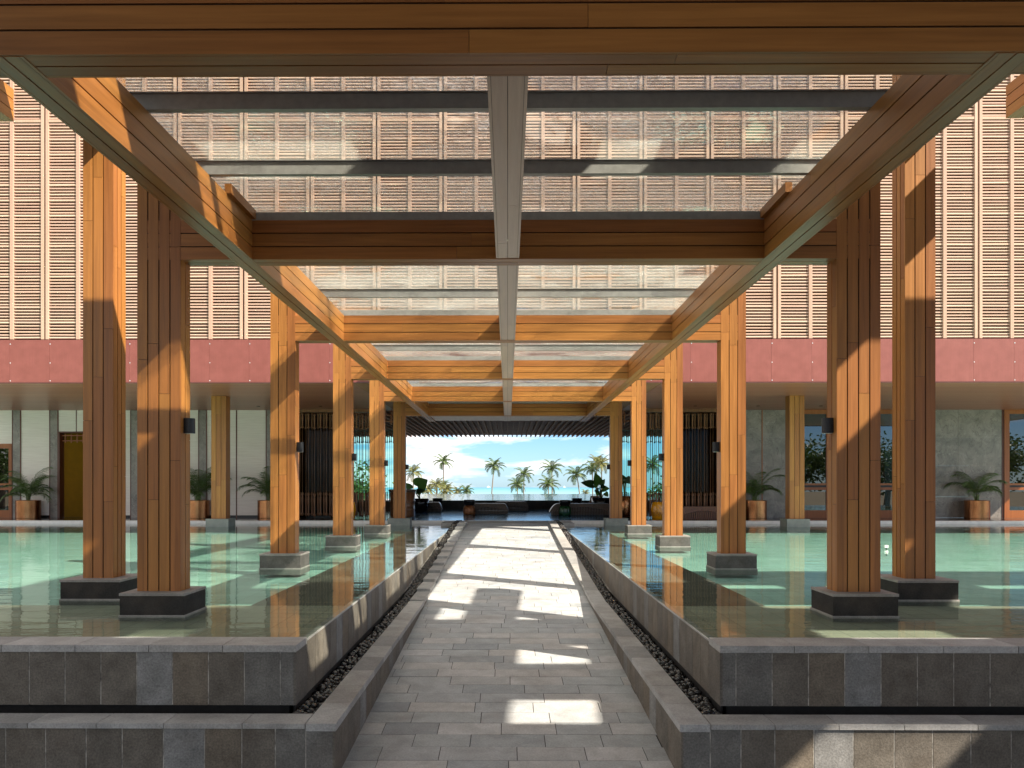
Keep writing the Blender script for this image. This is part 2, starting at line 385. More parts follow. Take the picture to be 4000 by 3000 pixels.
# timber clad column in local coords, origin at centre of its foot
def timber_column(w, d, h, nf, ns, wood_mi=0, groove_mi=1, g=.013, seed=0):
    rnd = random.Random(seed); m = MB(); t = .022
    m.box(-w/2+.012, w/2-.012, -d/2+.012, d/2-.012, 0, h-.005, groove_mi)
    def run(a0, a1, n, fn):
        pw = (a1-a0-(n-1)*g)/n
        for i in range(n):
            b0 = a0+i*(pw+g); cuts = [0]
            z = rnd.uniform(.9, 2.6)
            while z < h-.5: cuts.append(z); z += rnd.uniform(1.6, 2.8)
            cuts.append(h)
            for z0, z1 in zip(cuts, cuts[1:]): fn(b0, b0+pw, z0+(.002 if z0 else 0), z1-.002)
    run(-w/2, w/2, nf, lambda a, b, z0, z1: m.box(a, b, -d/2, -d/2+t, z0, z1, wood_mi))
    run(-w/2, w/2, nf, lambda a, b, z0, z1: m.box(a, b, d/2-t, d/2, z0, z1, wood_mi))
    run(-d/2+t+.003, d/2-t-.003, ns, lambda a, b, z0, z1: m.box(-w/2, -w/2+t, a, b, z0, z1, wood_mi))
    run(-d/2+t+.003, d/2-t-.003, ns, lambda a, b, z0, z1: m.box(w/2-t, w/2, a, b, z0, z1, wood_mi))
    return m
# timber clad beam along axis; cross-section c0..c1 (horizontal), z0..z1
def beam(axis, a0, a1, c0, c1, z0, z1, nside=3, nbot=2, g=.012, seed=0, joints=True, m=None):
    rnd = random.Random(seed); m = m or MB(); t = .02
    def bx(a, b, c, d, e, f, mi):
        if axis == 0: m.box(a, b, c, d, e, f, mi)
        else: m.box(c, d, a, b, e, f, mi)
    bx(a0+.01, a1-.01, c0+.012, c1-.012, z0+.012, z1-.012, 1)
    def cuts():
        c = [a0]
        if joints:
            p = a0+rnd.uniform(2.2, 5.0)
            while p < a1-1.2: c.append(p); p += rnd.uniform(4.2, 6)
        return c+[a1]
    ph = (z1-z0-(nside-1)*g)/nside
    for i in range(nside):
        e = z0+i*(ph+g)
        for cc, dd in ((c0, c0+t), (c1-t, c1)):
            cs = cuts()
            for p, q in zip(cs, cs[1:]): bx(p+.0015, q-.0015, cc, dd, e, e+ph, 0)
    pw = (c1-c0-2*t-.006-(nbot-1)*g)/nbot
    for i in range(nbot):
        c = c0+t+.003+i*(pw+g); cs = cuts()
        for p, q in zip(cs, cs[1:]):
            bx(p+.0015, q-.0015, c, c+pw, z0, z0+t, 0); bx(p+.0015, q-.0015, c, c+pw, z1-t, z1, 0)
    return m
def plinth(w, d, z0, z1, body, cap, parent, name='plinth', yo=0):
    m = MB(); m.box(-w/2+.006, w/2-.006, -d/2+.006+yo, d/2-.006+yo, z0, z1-.03, 0); m.box(-w/2, w/2, -d/2+yo, d/2+yo, z1-.028, z1, 1)
    m.box(-w/2-.004, w/2+.004, -d/2-.004+yo, d/2+.004+yo, z0-.1, z0+.014, 1)
    return m.build(name, [body, cap], parent)

# ------------------------------------------------------------------ walkway canopy
S = 4.85; TY = [4.53, 8.65, 13.5, 18.35, 23.2, 28.05]
ZB, ZT = 3.860, 4.285
canopy = thing('walkway_canopy', 'long timber walkway canopy with wet glass roof over the sloping stone path', 'canopy', (0, 0, 0))
CW, CDp = .42, .265
COLX = 3.82
column_mesh = timber_column(CW, CDp, 4.9-.247, 3, 2, seed=1)
near_mesh = timber_column(.472, CDp, 4.9-.247, 4, 2, seed=2)
proto = {}
for i in range(1, 6):
    for sx_ in (-1, 1):
        key = 'near' if i == 1 else ('last' if i == 5 else 'mid')
        loc = (sx_*(3.80 if i == 1 else COLX), TY[i]+CDp/2, .247)
        if key not in proto:
            c = (near_mesh if key == 'near' else column_mesh).build('column', [WZ, GROOVE], canopy, loc)
            if key == 'near': plinth(.70, .62, -.247, 0, PLINTHS, PLTOP, c)
            elif key == 'mid': plinth(.70, .60, -.247, 0, PLINTHM, PLTOP, c)
            else: plinth(.80, .60, -.33, 0, PLINTHL, PLINTHL, c)
            proto[key] = c
        else:
            c = copy_tree(proto[key], canopy); c.location = loc
for i, y in enumerate(TY):
    beam(0, -4.02, 4.02, y+.003, y+.262, ZB, ZT, seed=10+i).build('cross_beam', [WX, GROOVE], canopy)
for sx_ in (-1, 1):
    beam(1, 4.548, 30.6, *(sorted((sx_*2.78, sx_*3.01))), ZB-.004, ZT+.004, seed=30+sx_).build('side_beam', [WY, GROOVE], canopy)
beam(1, 4.64, 30.5, -.125, .125, ZB+.006, ZT-.006, nbot=2, g=.004, seed=40).build('centre_beam', [WM, GROOVE], canopy)
m = MB(); m.box(-2.775, 2.775, 28.32, 30.6, ZB+.03, ZB+.06); m.build('end_soffit', WM, canopy)
for sx_ in (-1, 1):
    m = MB(); m.box(sx_*2.735, sx_*2.80, 7.86, 8.64, ZT+.006, ZT+.10); m.build('end_block', WY, canopy)
# steel purlins on the side beams and angles along the cross beams
pur = [6.14, 7.42]+[TY[i]-1.25 for i in range(2, 6)]
pm = None
for y in pur:
    if pm is None:
        m = MB(); m.box(-3.0, 3.0, -.03, .03, 0, .118); m.box(-3.0, 3.0, -.05, .05, .118, .126)
        pm = m.build('purlin', STEEL, canopy, (0, y, ZT+.008))
    else: c = copy_tree(pm, canopy); c.location = (0, y, ZT+.008)
an = None
for y in TY:
    if an is None:
        m = MB(); m.box(-2.9, 2.9, .02, .03, 0, .09); m.box(-2.9, 2.9, .032, .1, .08, .09)
        an = m.build('steel_angle', STEEL, canopy, (0, y, ZT+.006))
    else: c = copy_tree(an, canopy); c.location = (0, y, ZT+.006)
for i in range(5):
    for a, b in ((-3.02, -.012), (.012, 3.02)):
        m = MB(); m.box(a, b, TY[i]+.02, TY[i+1]+.008, ZT+.137, ZT+.149); m.build('glass_panel', CGLASS, canopy)

# wall lamps on the inner faces of the columns
lamp0 = None
names = ['first', 'second', 'third', 'fourth', 'last']
for sx_ in (-1, 1):
    side = 'left' if sx_ < 0 else 'right'
    for i in range(1, 6):
        X = sx_*((3.80-.236) if i == 1 else (COLX-CW/2)); loc = (X, TY[i]+CDp/2, 1.975)
        lab = f'small black curved wall lamp on the {names[i-1]} timber column along the {side} of the path'
        if lamp0 is None:
            r = thing('wall_lamp', lab, 'wall lamp', loc, 'wall lamps on the canopy columns')
            m = MB(); n = 10; P = [(0, -.05), (.055, -.052)]
            for k in range(n+1):
                a = -math.pi/2+math.pi*k/n; P.append((.062+.045*math.cos(a), .052*math.sin(a)))
            P += [(.055, .052), (0, .05)]
            vs = [(x, y, 0) for x, y in P]+[(x, y, .165) for x, y in P]; k = len(P)
            m.quads(vs, [tuple(range(k-1, -1, -1)), tuple(range(k, 2*k))]+[(j, (j+1) % k, (j+1) % k+k, j+k) for j in range(k)])
            m.build('lamp_housing', BLACKM, r)
            m = MB(); m.box(.01, .09, -.03, .03, -.006, -.001); m.build('lens', LAMPGL, r)
            r.rotation_euler = (0, 0, 0); lamp0 = r
        else: dup(lamp0, loc, lab, 0 if sx_ < 0 else math.pi)

# ------------------------------------------------------------------ porte cochere over the camera
pc = thing('porte_cochere', 'tall timber drive-up porch on outer columns with overhead beams beside the canopy', 'porch roof')
oc = timber_column(.375, .33, 6.85-.247, 3, 3, seed=5).build('column', [WZ, GROOVE], pc, (-5.10, 9.88+.165, .247))
plinth(.74, .72, -.247, 0, PLINTHS, PLTOP, oc)
oc2 = copy_tree(oc, pc); oc2.location = (5.10, 9.88+.165, .247)
beam(1, -2.6, 10.92, 6.8, 7.22, 6.41, 6.85, seed=51).build('beam', [WY, GROOVE], pc)
beam(1, -2.6, 10.92, -7.22, -6.8, 6.41, 6.85, seed=52).build('beam', [WY, GROOVE], pc)
Z0 = 6.95; KK = .54  # unseen roof slab, its openings shaped to throw the sun patches
cs = [(-8.4, -7.4), (-6.4, -5.4), (-4.4, -3.1), (-1.87, -.92), (1.3, 1.85), (3.0, 3.6), (5.73, 7.2)]
ws = [(5.5, 6.08), (7.2, 7.95), (9.35, 10.25)]
xo = sorted((Z0-b, Z0-a) for a, b in cs); yo = sorted((a-KK*Z0, b-KK*Z0) for a, b in ws)
yend = 11.85-KK*Z0; xa, xb, ya = -7.5, 17.5, -22.0  # slab runs far behind the camera to cut fill light
m = MB(); prev = ya
for (y0, y1) in yo+[(yend, yend)]:
    m.box(xa, xb, prev, y0, Z0, Z0+.07)
    if y1 > y0:
        px_ = xa
        for (x0, x1) in ([q for q in xo if q[0] > 9.9 and q[1] < 11.5] if y0 < 1.9 else xo)+[(xb, xb)]:
            m.box(px_, x0, y0, y1, Z0, Z0+.07); px_ = x1
    prev = y1
y0, y1, y2 = 11.45-KK*Z0, 12.3-KK*Z0, 14.3-KK*Z0; xs_ = Z0+2.8
m.box(xs_, xb, y1, y2, Z0, Z0+.07); px_ = xs_
m.box(xs_, xb, yend+.002, yend+.03, Z0+.02, Z0+.06)
for (x0, x1) in [(a, b) for a, b in xo if a > xs_+.1]+[(xb, xb)]:
    m.box(px_, x0, yend+.032, y1-.002, Z0, Z0+.07); px_ = x1
m.box(xa, -5.2, yend+.002, 10.6, Z0, Z0+.07)  # strip added out of view to shade the left beam end
m.build('roof', CEIL, pc)
for sx_ in (-1, 1):
    m = MB(); x = 4.65
    while x < 5.5: m.box(sx_*x, sx_*(x+.144), -2.2, 10.06, 6.0, 6.06); x += .15
    m.build('side_roof', RAFT, pc)

# ------------------------------------------------------------------ pools
def pathz(Y): return .10-.054*(26.4-Y) if Y < 26.4 else .10
def kerbz(Y): return max(-.512, pathz(Y)+.09)
EX = 1.85; PFAR = 29.2
for sx_ in (-1, 1):
    side = 'left' if sx_ < 0 else 'right'
    xa_, xb_ = sx_*EX, sx_*34
    m = MB(); m.quads([(sx_*(EX-.012), 7.25, 0), (xb_, 7.25, 0), (xb_, PFAR, 0), (sx_*(EX-.012), PFAR, 0)][::sx_], [(0, 1, 2, 3)])
    struct(m.build('water', POOLW))
    m = MB(); m.box(sx_*3.1, xb_, 9.6, PFAR-.3, -.55, -.15); struct(m.build('pool_floor', TURQ))
    m = MB(); m.box(sx_*(EX+.04), xb_, 7.27, 9.596, -.55, -.05); pass
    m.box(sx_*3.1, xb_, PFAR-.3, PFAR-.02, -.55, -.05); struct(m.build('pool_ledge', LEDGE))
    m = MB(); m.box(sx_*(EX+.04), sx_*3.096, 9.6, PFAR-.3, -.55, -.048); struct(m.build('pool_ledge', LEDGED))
    # pool wall
    pw = thing('pool_wall', f'dark basalt clad wall holding the {side} pool, with pale grout lines and flat coping', 'pool wall', (0, 0, 0), 'basalt pool walls')
    rnd = random.Random(60+sx_); m = MB(); ge = .010
    m.box(sx_*(EX-.0155), xb_, 6.8872, 7.22, -.502, -.045, 1)           # core of front wall
    m.box(sx_*(EX-.0155), sx_*(EX+.035), 7.262, PFAR, -.498, -.024, 1)   # core of side wall
    x = EX
    while x < 12:
        wdt = .12 if x == EX else .312
        m.box(sx_*(x+ge/2+(.0 if x > EX else 0)), sx_*(x+wdt-ge/2), 6.885, 6.94, -.505, -.048, 0); x += wdt
    m.box(sx_*(EX-.018), sx_*(EX+.03), 6.886, 7.26, -.505, -.048, 0)
    y = 7.268
    while y < PFAR-.05:
        e = min(y+.312, PFAR-.02); z0 = max(-.50, kerbz(y)-.02+.02)
        if z0 < -.09: m.box(sx_*(EX-.018), sx_*(EX+.004), y+ge/2, e-ge/2, z0, -.022, 0)
        y = e
    m.build('cladding', [TILE, GROUT], pw)
    m = MB(); x = EX-.022
    while x < 13:
        wdt = .64; m.box(sx_*(x+.003), sx_*(x+wdt-.003), 6.872, 7.255, -.042, .016); x += wdt
    m.build('coping', COPING, pw)
    m = MB(); y = 7.258
    while y < PFAR-.05:
        e = min(y+.62, PFAR-.02); m.box(sx_*(EX-.02), sx_*(EX+.05), y+.001, e-.001, -.02, -.004); y = e
    m.build('edge_coping', COPING, pw)
    m = MB(); m.box(sx_*(EX+.06), xb_, 6.95, 7.15, -1.2, -.5); y = 7.0
    m.box(sx_*(EX+.008), sx_*(EX+.025), 6.96, PFAR-.03, -1.2, -.024)
    m.build('plinth', DARKST, pw)
    # kerb wall beside the ramp with a return along the front
    kw = thing('kerb_wall', f'low grey stone kerb wall along the {side} edge of the path, turning the corner at the front', 'kerb wall', (0, 0, 0), 'low stone kerb walls')
    m = MB(); KI, KO = 1.39, 1.62
    m.box(sx_*(KI+.02), sx_*(KO-.01), 6.42, 12.7, -1.5, -.56, 1)
    m.box(sx_*(KI+.003), xb_, 6.3872, 6.62, -1.5, -.556, 1)
    x = KI+.012
    k = 0
    while x < 12:
        wdt = (.22, .245, .27)[k] if k < 3 else rnd.uniform(.29, .335); k += 1
        m.box(sx_*(x+ge/2), sx_*(x+wdt-ge/2), 6.385, 6.43, -1.35, -.558, 0); x += wdt
    y = 6.385
    while y < 26.9:
        e = min(y+rnd.uniform(.26, .34), 27.0)
        m.hexa([(sx_*p, q, r) for p, q, r in ((KI, y+.002, pathz(y)-.12), (KI+.03, y+.002, pathz(y)-.12), (KI+.03, e-.002, pathz(e)-.12), (KI, e-.002, pathz(e)-.12),
                 (KI, y+.002, kerbz(y)-.04), (KI+.03, y+.002, kerbz(y)-.04), (KI+.03, e-.002, kerbz(e)-.04), (KI, e-.002, kerbz(e)-.04))], 0); y = e
    m.build('cladding', [TILE, GROUT], kw)
    m = MB(); x = KO+.004
    while x < 13:
        wdt = rnd.uniform(.50, .66); m.box(sx_*(x+.003), sx_*(x+wdt-.003), 6.37, 6.655, -.552, -.512); x += wdt
    y = 6.37; step = (sx_ < 0)
    while y < 26.95:
        e = min(y+(.62 if y < 13 else 1.02), 27.0)
        z0, z1 = kerbz(y), kerbz(e)
        if step and y > 12.5: z0 = z1 = (kerbz(y)+kerbz(e))/2
        a, b = y+.003, e-.003
        m.hexa([(sx_*p, q, r) for p, q, r in ((KI-.012, a, z0-.06), (KO, a, z0-.06), (KO, b, z1-.06), (KI-.012, b, z1-.06),
                (KI-.012, a, z0), (KO, a, z0), (KO, b, z1), (KI-.012, b, z1))]); y = e
    m.build('coping', COPING, kw)
    # pebbles in the channel
    m = MB(); y = 6.7
    ring = [(0.0001, -1), (.62, -.72), (1, 0), (.62, .72), (0.0001, 1)]
    while y < 28.6:
        for q in range(3):
            a, b, c = rnd.uniform(.040, .062), rnd.uniform(.030, .044), rnd.uniform(.024, .034)
            cx_ = sx_*(KO+.03+.175*(q+rnd.uniform(.15, .85))/3); cy_ = y+rnd.uniform(-.02, .02); cz_ = kerbz(cy_)-.065+rnd.uniform(-.02, .02)
            rot = rnd.uniform(0, 3.14); ca, sa = math.cos(rot), math.sin(rot); vs = []; fs = []; n = 7
            for (rr, zz) in ring:
                for kk in range(n):
                    t = 2*math.pi*kk/n; px_, py_ = a*rr*math.cos(t), b*rr*math.sin(t)
                    vs.append((cx_+px_*ca-py_*sa, cy_+px_*sa+py_*ca, cz_+c*zz))
            for i2 in range(4):
                for kk in range(n): fs.append((i2*n+kk, i2*n+(kk+1) % n, (i2+1)*n+(kk+1) % n, (i2+1)*n+kk))
            m.quads(vs, fs, 0, True)
        y += .05 if y < 16 else .062
    pb = m.build('pebbles', PEBBLE); pb['kind'] = 'stuff'; tag(pb, f'smooth black pebbles filling the narrow channel beside the {side} pool wall', 'pebbles')
    m = MB(); y = 6.64
    while y < 29:
        e = y+.8; m.quads([(sx_*(KO-.02), y, kerbz(y)-.09), (sx_*EX, y, kerbz(y)-.09), (sx_*EX, e, kerbz(e)-.09), (sx_*(KO-.02), e, kerbz(e)-.09)][::sx_], [(0, 1, 2, 3)]); y = e
    struct(m.build('channel_bed', DARKST))

# path of running bond pavers
m = MB(); rnd = random.Random(3); y = -.5; row = 0
while y < 27.2:
    e = y+.305; x = -1.41-rnd.uniform(.0, .55)
    while x < 1.41:
        wdt = rnd.choice((.52, .6, .6, .68)); a, b = max(x, -1.41), min(x+wdt, 1.41)
        if b-a > .04:
            g = .0035; dz = rnd.uniform(-.002, .002)
            m.hexa([(a+g, y+g, pathz(y)-.05), (b-g, y+g, pathz(y)-.05), (b-g, e-g, pathz(e)-.05), (a+g, e-g, pathz(e)-.05),
                    (a+g, y+g, pathz(y)+dz), (b-g, y+g, pathz(y)+dz), (b-g, e-g, pathz(e)+dz), (a+g, e-g, pathz(e)+dz)], 0)
        x += wdt
    y = e
m.quads([(-1.4, -.5, pathz(-.5)-.007), (1.4, -.5, pathz(-.5)-.007), (1.4, 26.4, .093), (-1.4, 26.4, .093)], [(0, 1, 2, 3)], 1)
m.quads([(-1.4, 26.4, .093), (1.4, 26.4, .093), (1.4, 27.4, .093), (-1.4, 27.4, .093)], [(0, 1, 2, 3)], 1)
DIRT = plain('dark joint sand', (.05, .045, .04), .95, 0, .1, 20, .4)
struct(m.build('path', [PAVER, DIRT]))
m = MB(); x = -2.3
while x < 2.29: m.box(x+.002, x+.763, 27.42, 29.19, -.4, .101); x += .7667
struct(m.build('threshold', COPING))
m = MB(); m.box(-36, -2.31, 29.2, 29.5, -.5, .106); m.box(2.31, 36, 29.2, 29.5, -.5, .106); m.box(-2.305, 2.305, 29.2, 29.5, -.5, .104)
struct(m.build('pool_rim', WHITEST))
for a, b, mt in ((-36, -4.702, GFLOOR), (-4.7, 4.7, BFLOOR), (4.702, 36, GFLOOR)):
    m = MB(); m.box(a, b, 29.502, 42.8, -.3, .103); struct(m.build('lobby_floor', mt))
m = MB(); m.quads([(-60, -40, -1.36), (60, -40, -1.36), (60, 6.5, -1.36), (-60, 6.5, -1.36)], [(0, 1, 2, 3)]); struct(m.build('road', ROADM))
# ground falling away to the shore
m = MB(); prof = [(-300, -1.4), (88, -1.4), (110, -5), (160, -10), (420, -12), (700, -16)]
vs = []
for (y, z) in prof: vs += [(-1500, y, z), (1500, y, z)]
m.quads(vs, [(2*i, 2*i+1, 2*i+3, 2*i+2) for i in range(len(prof)-1)]); struct(m.build('ground', GROUNDM))
m = MB(); m.quads([(-9000, 420, -15), (9000, 420, -15), (9000, 7100, -15), (-9000, 7100, -15)], [(0, 1, 2, 3)]); struct(m.build('sea', SEA))

# ------------------------------------------------------------------ hotel building
hb = thing('hotel_building', 'hotel front of pale wooden louvres and a red metal band above a shaded open lobby', 'building')
FY = 23.66; FZ0, FZ1 = 4.454, 5.74; MOD = 259.3*FY/F; HW = 7.3
# louvre panels, one module = two leaves
frm = MB(); slt = MB(); PH = 9.0; zt = FZ1
def leafp(x0, x1, wl, wr):
    frm.box(x0, x0+wl, -.12, .02, 0, PH, 0); frm.box(x1-wr, x1, -.12, .02, 0, PH, 0); x0 += wl-.095; x1 += .095-wr
    for zz in (6.45, PH-.1): frm.box(x0+.097, x1-.097, -.11, .02, zz, zz+.08, 0)
    z = .03; k = 0
    while z < PH-.15:
        if not (6.38 < z < 6.53):
            big = (k % 5 == 0); h = .047 if big else .035; y0 = -.088 if big else -.080; y1 = y0+.028
            bow = random.uniform(-.004, .004)
            slt.hexa([(x0+.097, y0, z+.006), (x1-.097, y0, z+.006+bow), (x1-.097, y1, z-.002+bow), (x0+.097, y1, z-.002),
                      (x0+.097, y0, z+h), (x1-.097, y0, z+h+bow), (x1-.097, y1, z+h+.004+bow), (x0+.097, y1, z+h+.004)])
        z += .0907; k += 1
h = MOD/2
leafp(-MOD/2+.028, -.001, .082, .048); leafp(.001, MOD/2-.028, .048, .082)
LX0 = PX(176, FY)
lp = None; nmod = 0
for k in range(-4, 19):
    xc = LX0+MOD*(k+.5)
    if lp is None:
        lp = frm.build('louvre_panel', LOUV, hb, (xc, FY, zt)); slt.build('slats', SLAT, lp)
    else: c = copy_tree(lp, hb); c.location = (xc, FY, zt)
XL, XR = LX0-4*MOD-.03, LX0+19*MOD+.03
m = MB(); m.box(XL, XR, FY+.22, FY+.5, FZ1-.02, zt+PH+.3); m.build('backing_wall', LBACK, hb)
m = MB(); m.box(XL, XR, FY-.5, FY+9, zt+PH+.32, zt+PH+.6); m.build('roof', CEIL, hb)
# red fascia
fp = None; pwid = 156*FY/F; x = PX(41, FY)-pwid*7; 
while x < XR:
    if fp is None:
        m = MB(); m.box(.002, pwid-.002, 0, .03, 0, FZ1-FZ0-.03)
        for zz in (.03, .56, 1.12):
            m.lathe([(.011, 0), (.011, .006)], 6, (0, 0, 0), 1) if False else m.box(.008, .03, -.006, -.0005, zz, zz+.022, 1)
        fp = m.build('fascia_panel', [FASCIA, OFFW], hb, (x, FY-.14, FZ0+.01))
    else: c = copy_tree(fp, hb); c.location = (x, FY-.14, FZ0+.01)
    x += pwid
m = MB(); m.box(XL, XR, FY-.15, FY-.105, FZ0-.022, FZ0+.004); m.build('fascia_trim', plain('dark trim', (.10, .03, .025), .4), hb)
m = MB(); m.box(XL, XR, FY-.1, FY+.2, FZ0+.02, FZ1-.025); m.build('upper_wall', LBACK, hb)
# ceilings
WY_ = 32.2
for a, b in ((XL, -4.6), (4.6, XR)):
    m = MB(); y = FY-.08
    while y < 32.3: m.box(a, b, y, y+.148, FZ0, FZ0+.02); y += .15
    m.build('porch_ceiling', CEIL, hb)
m = MB(); m.box(-4.59, 4.59, FY-.08, 31.3, FZ0+.001, FZ0+.03); m.box(-14, 14, 32.5, 48.3, FZ0+.03, FZ0+.06); m.box(-4.59, 4.59, 31.3, 32.5, FZ0+.03, FZ0+.06)
y = 31.4
while y < 48.2: m.box(*((-14, 14) if y > 32.5 else (-4.59, 4.59)), y, y+.135, FZ0+.012, FZ0+.029); y += .15
m.build('lobby_ceiling', RAFT, hb)
m = MB(); x = -12.6
while x < 12.7: m.box(x-.03, x+.03, 31.5 if abs(x) < 4.5 else 32.75, 48.6, FZ0-.10, FZ0+.01); x += .28
rf = m.build('rafters', RAFT, hb)
m = MB()
for X in (-9.6, -7.2, -5.2, 5.2, 7.2, 9.6, 12): m.lathe([(.07, 0), (.07, .012)], 14, (X, 30.6, FZ0-.012))
m.build('downlights', BLACKM, hb)
# porch columns
q = timber_column(.50, .42, FZ0-.27, 3, 3, seed=8).build('porch_column', [WZ, GROOVE], hb, (PX(844, 27.1)+.08, 27.25, .27))
plinth(.78, .72, -.30, 0, PLINTHL, PLINTHL, q)
q2 = copy_tree(q, hb); q2.location = (PX(3108, 27.1), 27.25, .27)
# porch back walls
def X_(px): return PX(px, WY_)
def Z_(py): return PZ(py, WY_)
FLZ = .104
m = MB(); m.box(-36, X_(222), WY_+.12, WY_+.3, FLZ, FZ0); m.box(X_(480), X_(1158), WY_+.12, WY_+.3, FLZ, FZ0); m.box(X_(222)+.003, X_(480)-.003, WY_+.12, WY_+.3, 3.76, FZ0-.003); m.build('back_wall', LBACK, hb)
m = MB()
def panel(name, a, b, z0, z1, mat, off=0, th=.05): 
    mm = MB(); mm.box(X_(a), X_(b), WY_-off, WY_-off+th, z0, z1); return mm.build(name, mat, hb)
def skirting(a, b): panel('skirting', a, b, FLZ, FLZ+.09, BLACKM, -.006)
def trims(a, b):
    panel('trim', a, a+3.2, FLZ, FZ0-.002, REDTRIM, .035); panel('trim', b-3.2, b, FLZ, FZ0-.002, REDTRIM, .035)
for a, b in ((75, 187), (480, 505), (540, 772), (806, 919), (924, 1037), (1072, 1158)):
    panel('wall_panel', a, b, FLZ+.09, FZ0, FABRIC); skirting(a, b)
panel('wall_panel', -120, 40, Z_(1733), FZ0, FABRIC); panel('wall_panel', -500, -125, FLZ, FZ0, FABRIC)
for a, b in ((40, 75), (187, 222), (505, 540), (772, 806), (1037, 1072)):
    panel('pilaster', a+3.3, b-3.3, FLZ, FZ0-.001, MARBLE, .025); trims(a, b)
panel('joint_trim', 919.2, 923.8, FLZ, FZ0, REDTRIM, .012)
for a, b in ((222.2, 290.5), (293.5, 385), (388, 479.5)): panel('wall_panel', a, b, Z_(1685), FZ0, FABRIC)
for a, b in ((290.6, 293.4), (385.1, 387.9)): panel('joint_trim', a, b, Z_(1685), FZ0, REDTRIM, .012)
# doorway with a yellow passage
dm = MB(); dm.box(X_(222), X_(228), WY_-.04, WY_+.3, FLZ, Z_(1685)-.002); dm.box(X_(474), X_(480), WY_-.04, WY_+.3, FLZ, Z_(1685)-.002); dm.box(X_(228.1), X_(473.9), WY_-.04, WY_+.3, Z_(1690), Z_(1685)-.002)
door = dm.build('doorway', REDTRIM, hb)
mm = MB(); mm.hexa([(X_(228), WY_+.3, FLZ), (X_(420), WY_+2.6, FLZ), (X_(420), WY_+2.7, FLZ), (X_(226), WY_+.4, FLZ), (X_(228), WY_+.3, 3.7), (X_(420), WY_+2.6, 3.7), (X_(420), WY_+2.7, 3.7), (X_(226), WY_+.4, 3.7)]); mm.build('passage_wall', YELLOWW, door)
mm = MB(); mm.box(X_(420), X_(560), WY_+2.6, WY_+2.7, FLZ, 3.7); mm.box(X_(226), X_(480), WY_+.32, WY_+2.9, 3.72, 3.78); mm.box(X_(476), X_(480), WY_+.31, WY_+2.8, FLZ, 3.7); mm.build('passage_end', LBACK, door)
mm = MB(); za, zb = Z_(1728), Z_(1692)
for k in range(9): x = X_(240)+k*.24; mm.box(x, x+.04, WY_+.12, WY_+.16, za, zb)
for zz in (za+.06, zb-.1): mm.box(X_(232), X_(472), WY_+.075, WY_+.115, zz, zz+.035)
mm.build('lattice', FRAMEW, door)
# right marble walls
for a, b in ((2812, 2972.5), (2976.5, 3118), (3562, 3735), (3736, 3905)):
    mm = MB(); zs = [FLZ, .95, 2.2, 3.35, FZ0]
    for z0, z1 in zip(zs, zs[1:]): mm.box(X_(a), X_(b), WY_, WY_+.05, z0+.0015, z1-.0015)
    mm.build('marble_wall', MARBLE, hb)
panel('joint_trim', 2972.6, 2976.4, FLZ, FZ0, FRAMEW, .01); panel('joint_trim', 3905.2, 3911, FLZ, FZ0, REDTRIM, .02)
def window(a, b, ytop, w=14):
    zt_, z0 = Z_(ytop), FLZ; xa2, xb2 = X_(a), X_(b); y0, y1 = WY_-.05, WY_+.06; fw = w*WY_/F
    zb1, zb2, zm1, zm2 = Z_(1888), Z_(1895.5), Z_(1903.5), Z_(1914)
    mm = MB(); mm.box(xa2, xa2+fw, y0, y1, z0, zt_); mm.box(xb2-fw, xb2, y0, y1, z0, zt_)
    for (p, q_) in ((zt_-.19, zt_), (zb2, zb1), (zm2, zm1), (z0, Z_(1993))): mm.box(xa2+fw, xb2-fw, y0+.004, y1-.004, p, q_)
    mm.box(xa2+fw, xb2-fw, y0+.03, y1-.02, zm1, zb2, 1)
    f = mm.build('window', [FRAMEW, BLACKM], hb)
    for (p, q_) in ((zb1, zt_-.19), (Z_(1993), zm2)):
        g = MB(); g.box(xa2+fw, xb2-fw, WY_, WY_+.012, p, q_); g.build('pane', WGLASS, f)
    g = MB(); g.box(xa2, xb2, WY_+2.4, WY_+2.5, FLZ, 4.3); g.build('room_wall', LBACK, f)
window(-120, 40, 1733, 12)
window(3120, 3237, 1600); window(3240, 3400, 1600); window(3403, 3560, 1600); window(3912, 4080, 1600, 20); window(4083, 4240, 1600, 20)
panel('marble_wall', 4245, 5200, FLZ, FZ0, MARBLE)
# lobby side rooms
m = MB()
for sx_ in (-1, 1):
    m.box(sx_*8.75, sx_*14, 42.0, 42.3, FLZ, FZ0); m.box(sx_*14, sx_*14.2, 32.0, 42.3, FLZ, FZ0)
    m.box(sx_*8.9, sx_*14, 32.6, 32.7, FLZ, FZ0)
    m.box(sx_*8.56, sx_*8.75, 32.2, 32.62, FLZ, FZ0)
m.build('lobby_side_wall', DARKW, hb)
for sx_ in (-1, 1):
    m = MB(); m.box(sx_*6.9, sx_*8.5, 32.5, 32.512, FLZ, FZ0-.1); m.build('lobby_glass', SCRGLASS, hb)
    m = MB(); m.box(sx_*5.55, sx_*8.7, 42.3, 42.312, .7, FZ0-.1); m.build('lobby_back_glass', CYAN, hb)
    m = MB(); m.box(sx_*5.5, sx_*8.7, 42.1, 42.25, FLZ, .55); m.build('lobby_low_wall', DARKW, hb)
    m = MB()
    for zz in (4.30, 4.05): m.box(sx_*4.5, sx_*5.4, 33.0, 33.04, zz, zz+.04)
    for k in range(4): m.box(sx_*(4.55+k*.26), sx_*(4.59+k*.26), 32.95, 32.99, 3.9, 4.45)
    m.build('lattice', FRAMEW, hb)
    m = MB(); m.box(sx_*5.1, sx_*8.55, 31.75, 31.95, 4.33, FZ0-.002); m.build('screen_header', DARKW, hb)

